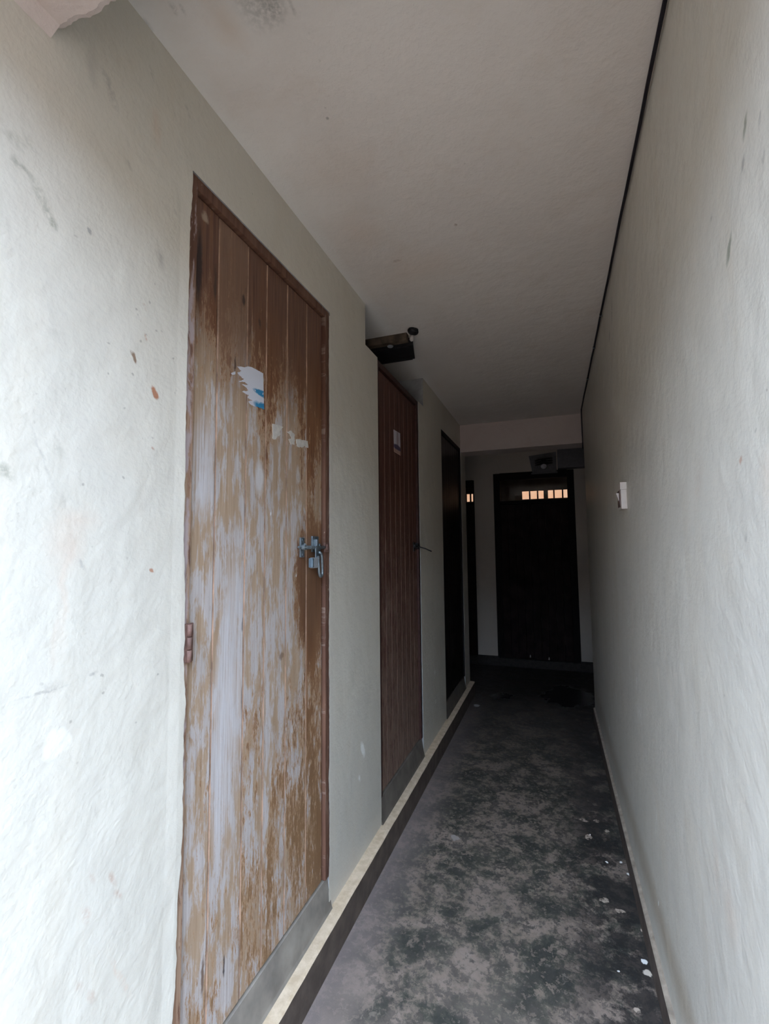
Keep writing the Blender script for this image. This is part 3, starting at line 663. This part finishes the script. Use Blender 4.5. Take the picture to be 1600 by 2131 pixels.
# ------------------------------------------------------------------ fixtures
lf = thing('light_fitting', (-.86, 2.55, H), 'old wooden and black metal light fitting on the ceiling above the second door', 'light fitting')
m_oldwood = plain('old_fixture_wood', (0.11, 0.082, 0.058), .7, var=.6, sc=18)
bm = bmesh.new(); box(bm, -1.16, -.745, 2.452, 2.492, H-.046, H, bev=.003); o = new_mesh('wooden_batten', bm, m_oldwood, lf)
bm = bmesh.new()
b0 = [(-1.10, 2.493), (-.722, 2.500), (-.765, 2.690), (-1.10, 2.690)]
prism(bm, b0, H-.060, H-.012, 'z')
for v in bm.verts:
    if v.co.z > H-.03: v.co.y = 2.493+(v.co.y-2.493)*.9
box(bm, -1.09, -.75, 2.500, 2.512, H-.066, H-.058, bev=.002); box(bm, -1.09, -.778, 2.672, 2.688, H-.066, H-.058, bev=.002)
o = new_mesh('metal_housing', bm, m_black, lf)
bm = bmesh.new()
ring = [(-.703+.024*math.cos(t*math.pi/10), 2.440+.040*math.sin(t*math.pi/10), H-.008) for t in range(21)]
tube(bm, [(-.703, 2.440, H), (-.703, 2.440, H-.010), (-.703, 2.440, H-.020)], [.030, .029, .020], 20); tube(bm, ring, .006, 8, cap=False)
new_mesh('ceiling_rose', bm, m_black, lf)
bm = bmesh.new(); tube(bm, [(-.722, 2.478, H-.012), (-.722, 2.476, H-.036), (-.722, 2.474, H-.044)], [.012, .013, .008], 14)
new_mesh('bulb_holder', bm, plain('white_porcelain', (.62, .58, .55), .35), lf)
bm = bmesh.new(); c_ = at_z(812, 721, H-.060); tube(bm, [(c_.x, c_.y, H-.058), (c_.x, c_.y, H-.063)], [.018, .016], 14)  # pale disc: reflection on the housing underside put in as a shape
new_mesh('housing_glint', bm, plain('painted_glint_grey', (.30, .32, .34), .3), lf)

# bulkhead light above end door
q = at_y(1131, 964, YF)
bl_ = thing('wall_light', (q.x, YF, q.z), 'caged bulkhead light on grey board above the end door', 'wall light')
m_board = plain('blue_grey_board', (0.16, 0.16, 0.165), .6, var=.2)
bm = bmesh.new(); prism(bm, [(q.x-.175, q.z+.10), (q.x+.150, q.z+.13), (q.x+.150, q.z-.115), (q.x-.135, q.z-.125)], YF-.022, YF, 'y'); new_mesh('mounting_board', bm, m_board, bl_)
bm = bmesh.new(); box(bm, q.x-.150, q.x+.160, YF-.075, YF, q.z-.137, q.z-.122, bev=.005); new_mesh('board_ledge', bm, m_board, bl_)
bm = bmesh.new(); tube(bm, [(q.x, YF-.02, q.z), (q.x, YF-.05, q.z)], [.050, .045], 20)
for dz in (-.03, .0, .03): tube(bm, [(q.x-.095, YF-.04, q.z+dz), (q.x-.06, YF-.10, q.z+dz), (q.x+.06, YF-.10, q.z+dz+.01), (q.x+.100, YF-.04, q.z+dz+.02)], .009, 8)
new_mesh('lamp_cage', bm, m_black, bl_)
bm = bmesh.new(); bmesh.ops.create_uvsphere(bm, u_segments=18, v_segments=12, radius=.036)
for v in bm.verts: v.co = Vector((q.x, YF-.080, q.z-.050)) + v.co
new_mesh('lamp_globe', bm, plain('white_lamp_glass', (.75, .76, .8), .25), bl_, smooth=True)

# light switch on the right wall
sw = thing('light_switch', (XR, 2.125, 1.648), 'small white surface mounted light switch on the right wall', 'light switch')
m_sw = plain('aged_white_plastic', (0.62, 0.56, 0.50), .35, var=.1)
bm = bmesh.new(); box(bm, XR-.022, XR+.001, 2.088, 2.168, 1.645, 1.752, bev=.003); box(bm, XR-.024, XR+.001, 2.084, 2.172, 1.724, 1.754, bev=.002)
new_mesh('switch_box', bm, m_sw, sw)
bm = bmesh.new(); box(bm, XR-.026, XR-.021, 2.098, 2.158, 1.655, 1.722, bev=.001); new_mesh('switch_plate', bm, plain('brown_switch_face', (.12, .07, .055), .4), sw)
bm = bmesh.new(); prism(bm, [(XR-.026, 1.712), (XR-.036, 1.712), (XR-.026, 1.680)], 2.115, 2.142, 'y'); o = new_mesh('switch_rocker', bm, m_sw, sw)
# black cable along the right wall and ceiling corner
bm = bmesh.new(); pts = []; y = -.05
while y < 4.40:
    s_ = .0012*math.sin(y*9)+.0008*math.sin(y*23)
    pts.append((XR-.0085+s_*.6, y, H-.0075+s_)); y += .05
pts += [(XR-.0085, 4.425, H-.010), (XR-.009, 4.430, H-.04), (XR-.009, 4.432, 2.50), (XR-.009, 4.433, 2.36)]
tube(bm, pts, .0052, 8)
o = new_mesh('cable', bm, plain('black_cable_sheath', (.012, .010, .016), .5)); rebase(o, (XR-.006, 2.0, H-.006)); tag(o, 'black electrical cable running along the right wall and ceiling corner', 'cable')
bm = None
for yk in (2.62, 3.05, 3.62):
    b2 = bmesh.new(); box(b2, XR-.0145, XR-.0003, yk-.004, yk+.004, H-.0145, H-.0005, bev=.0015)
    cl = new_mesh('cable_clip', b2, m_zinc if yk > 2 else m_black, o)
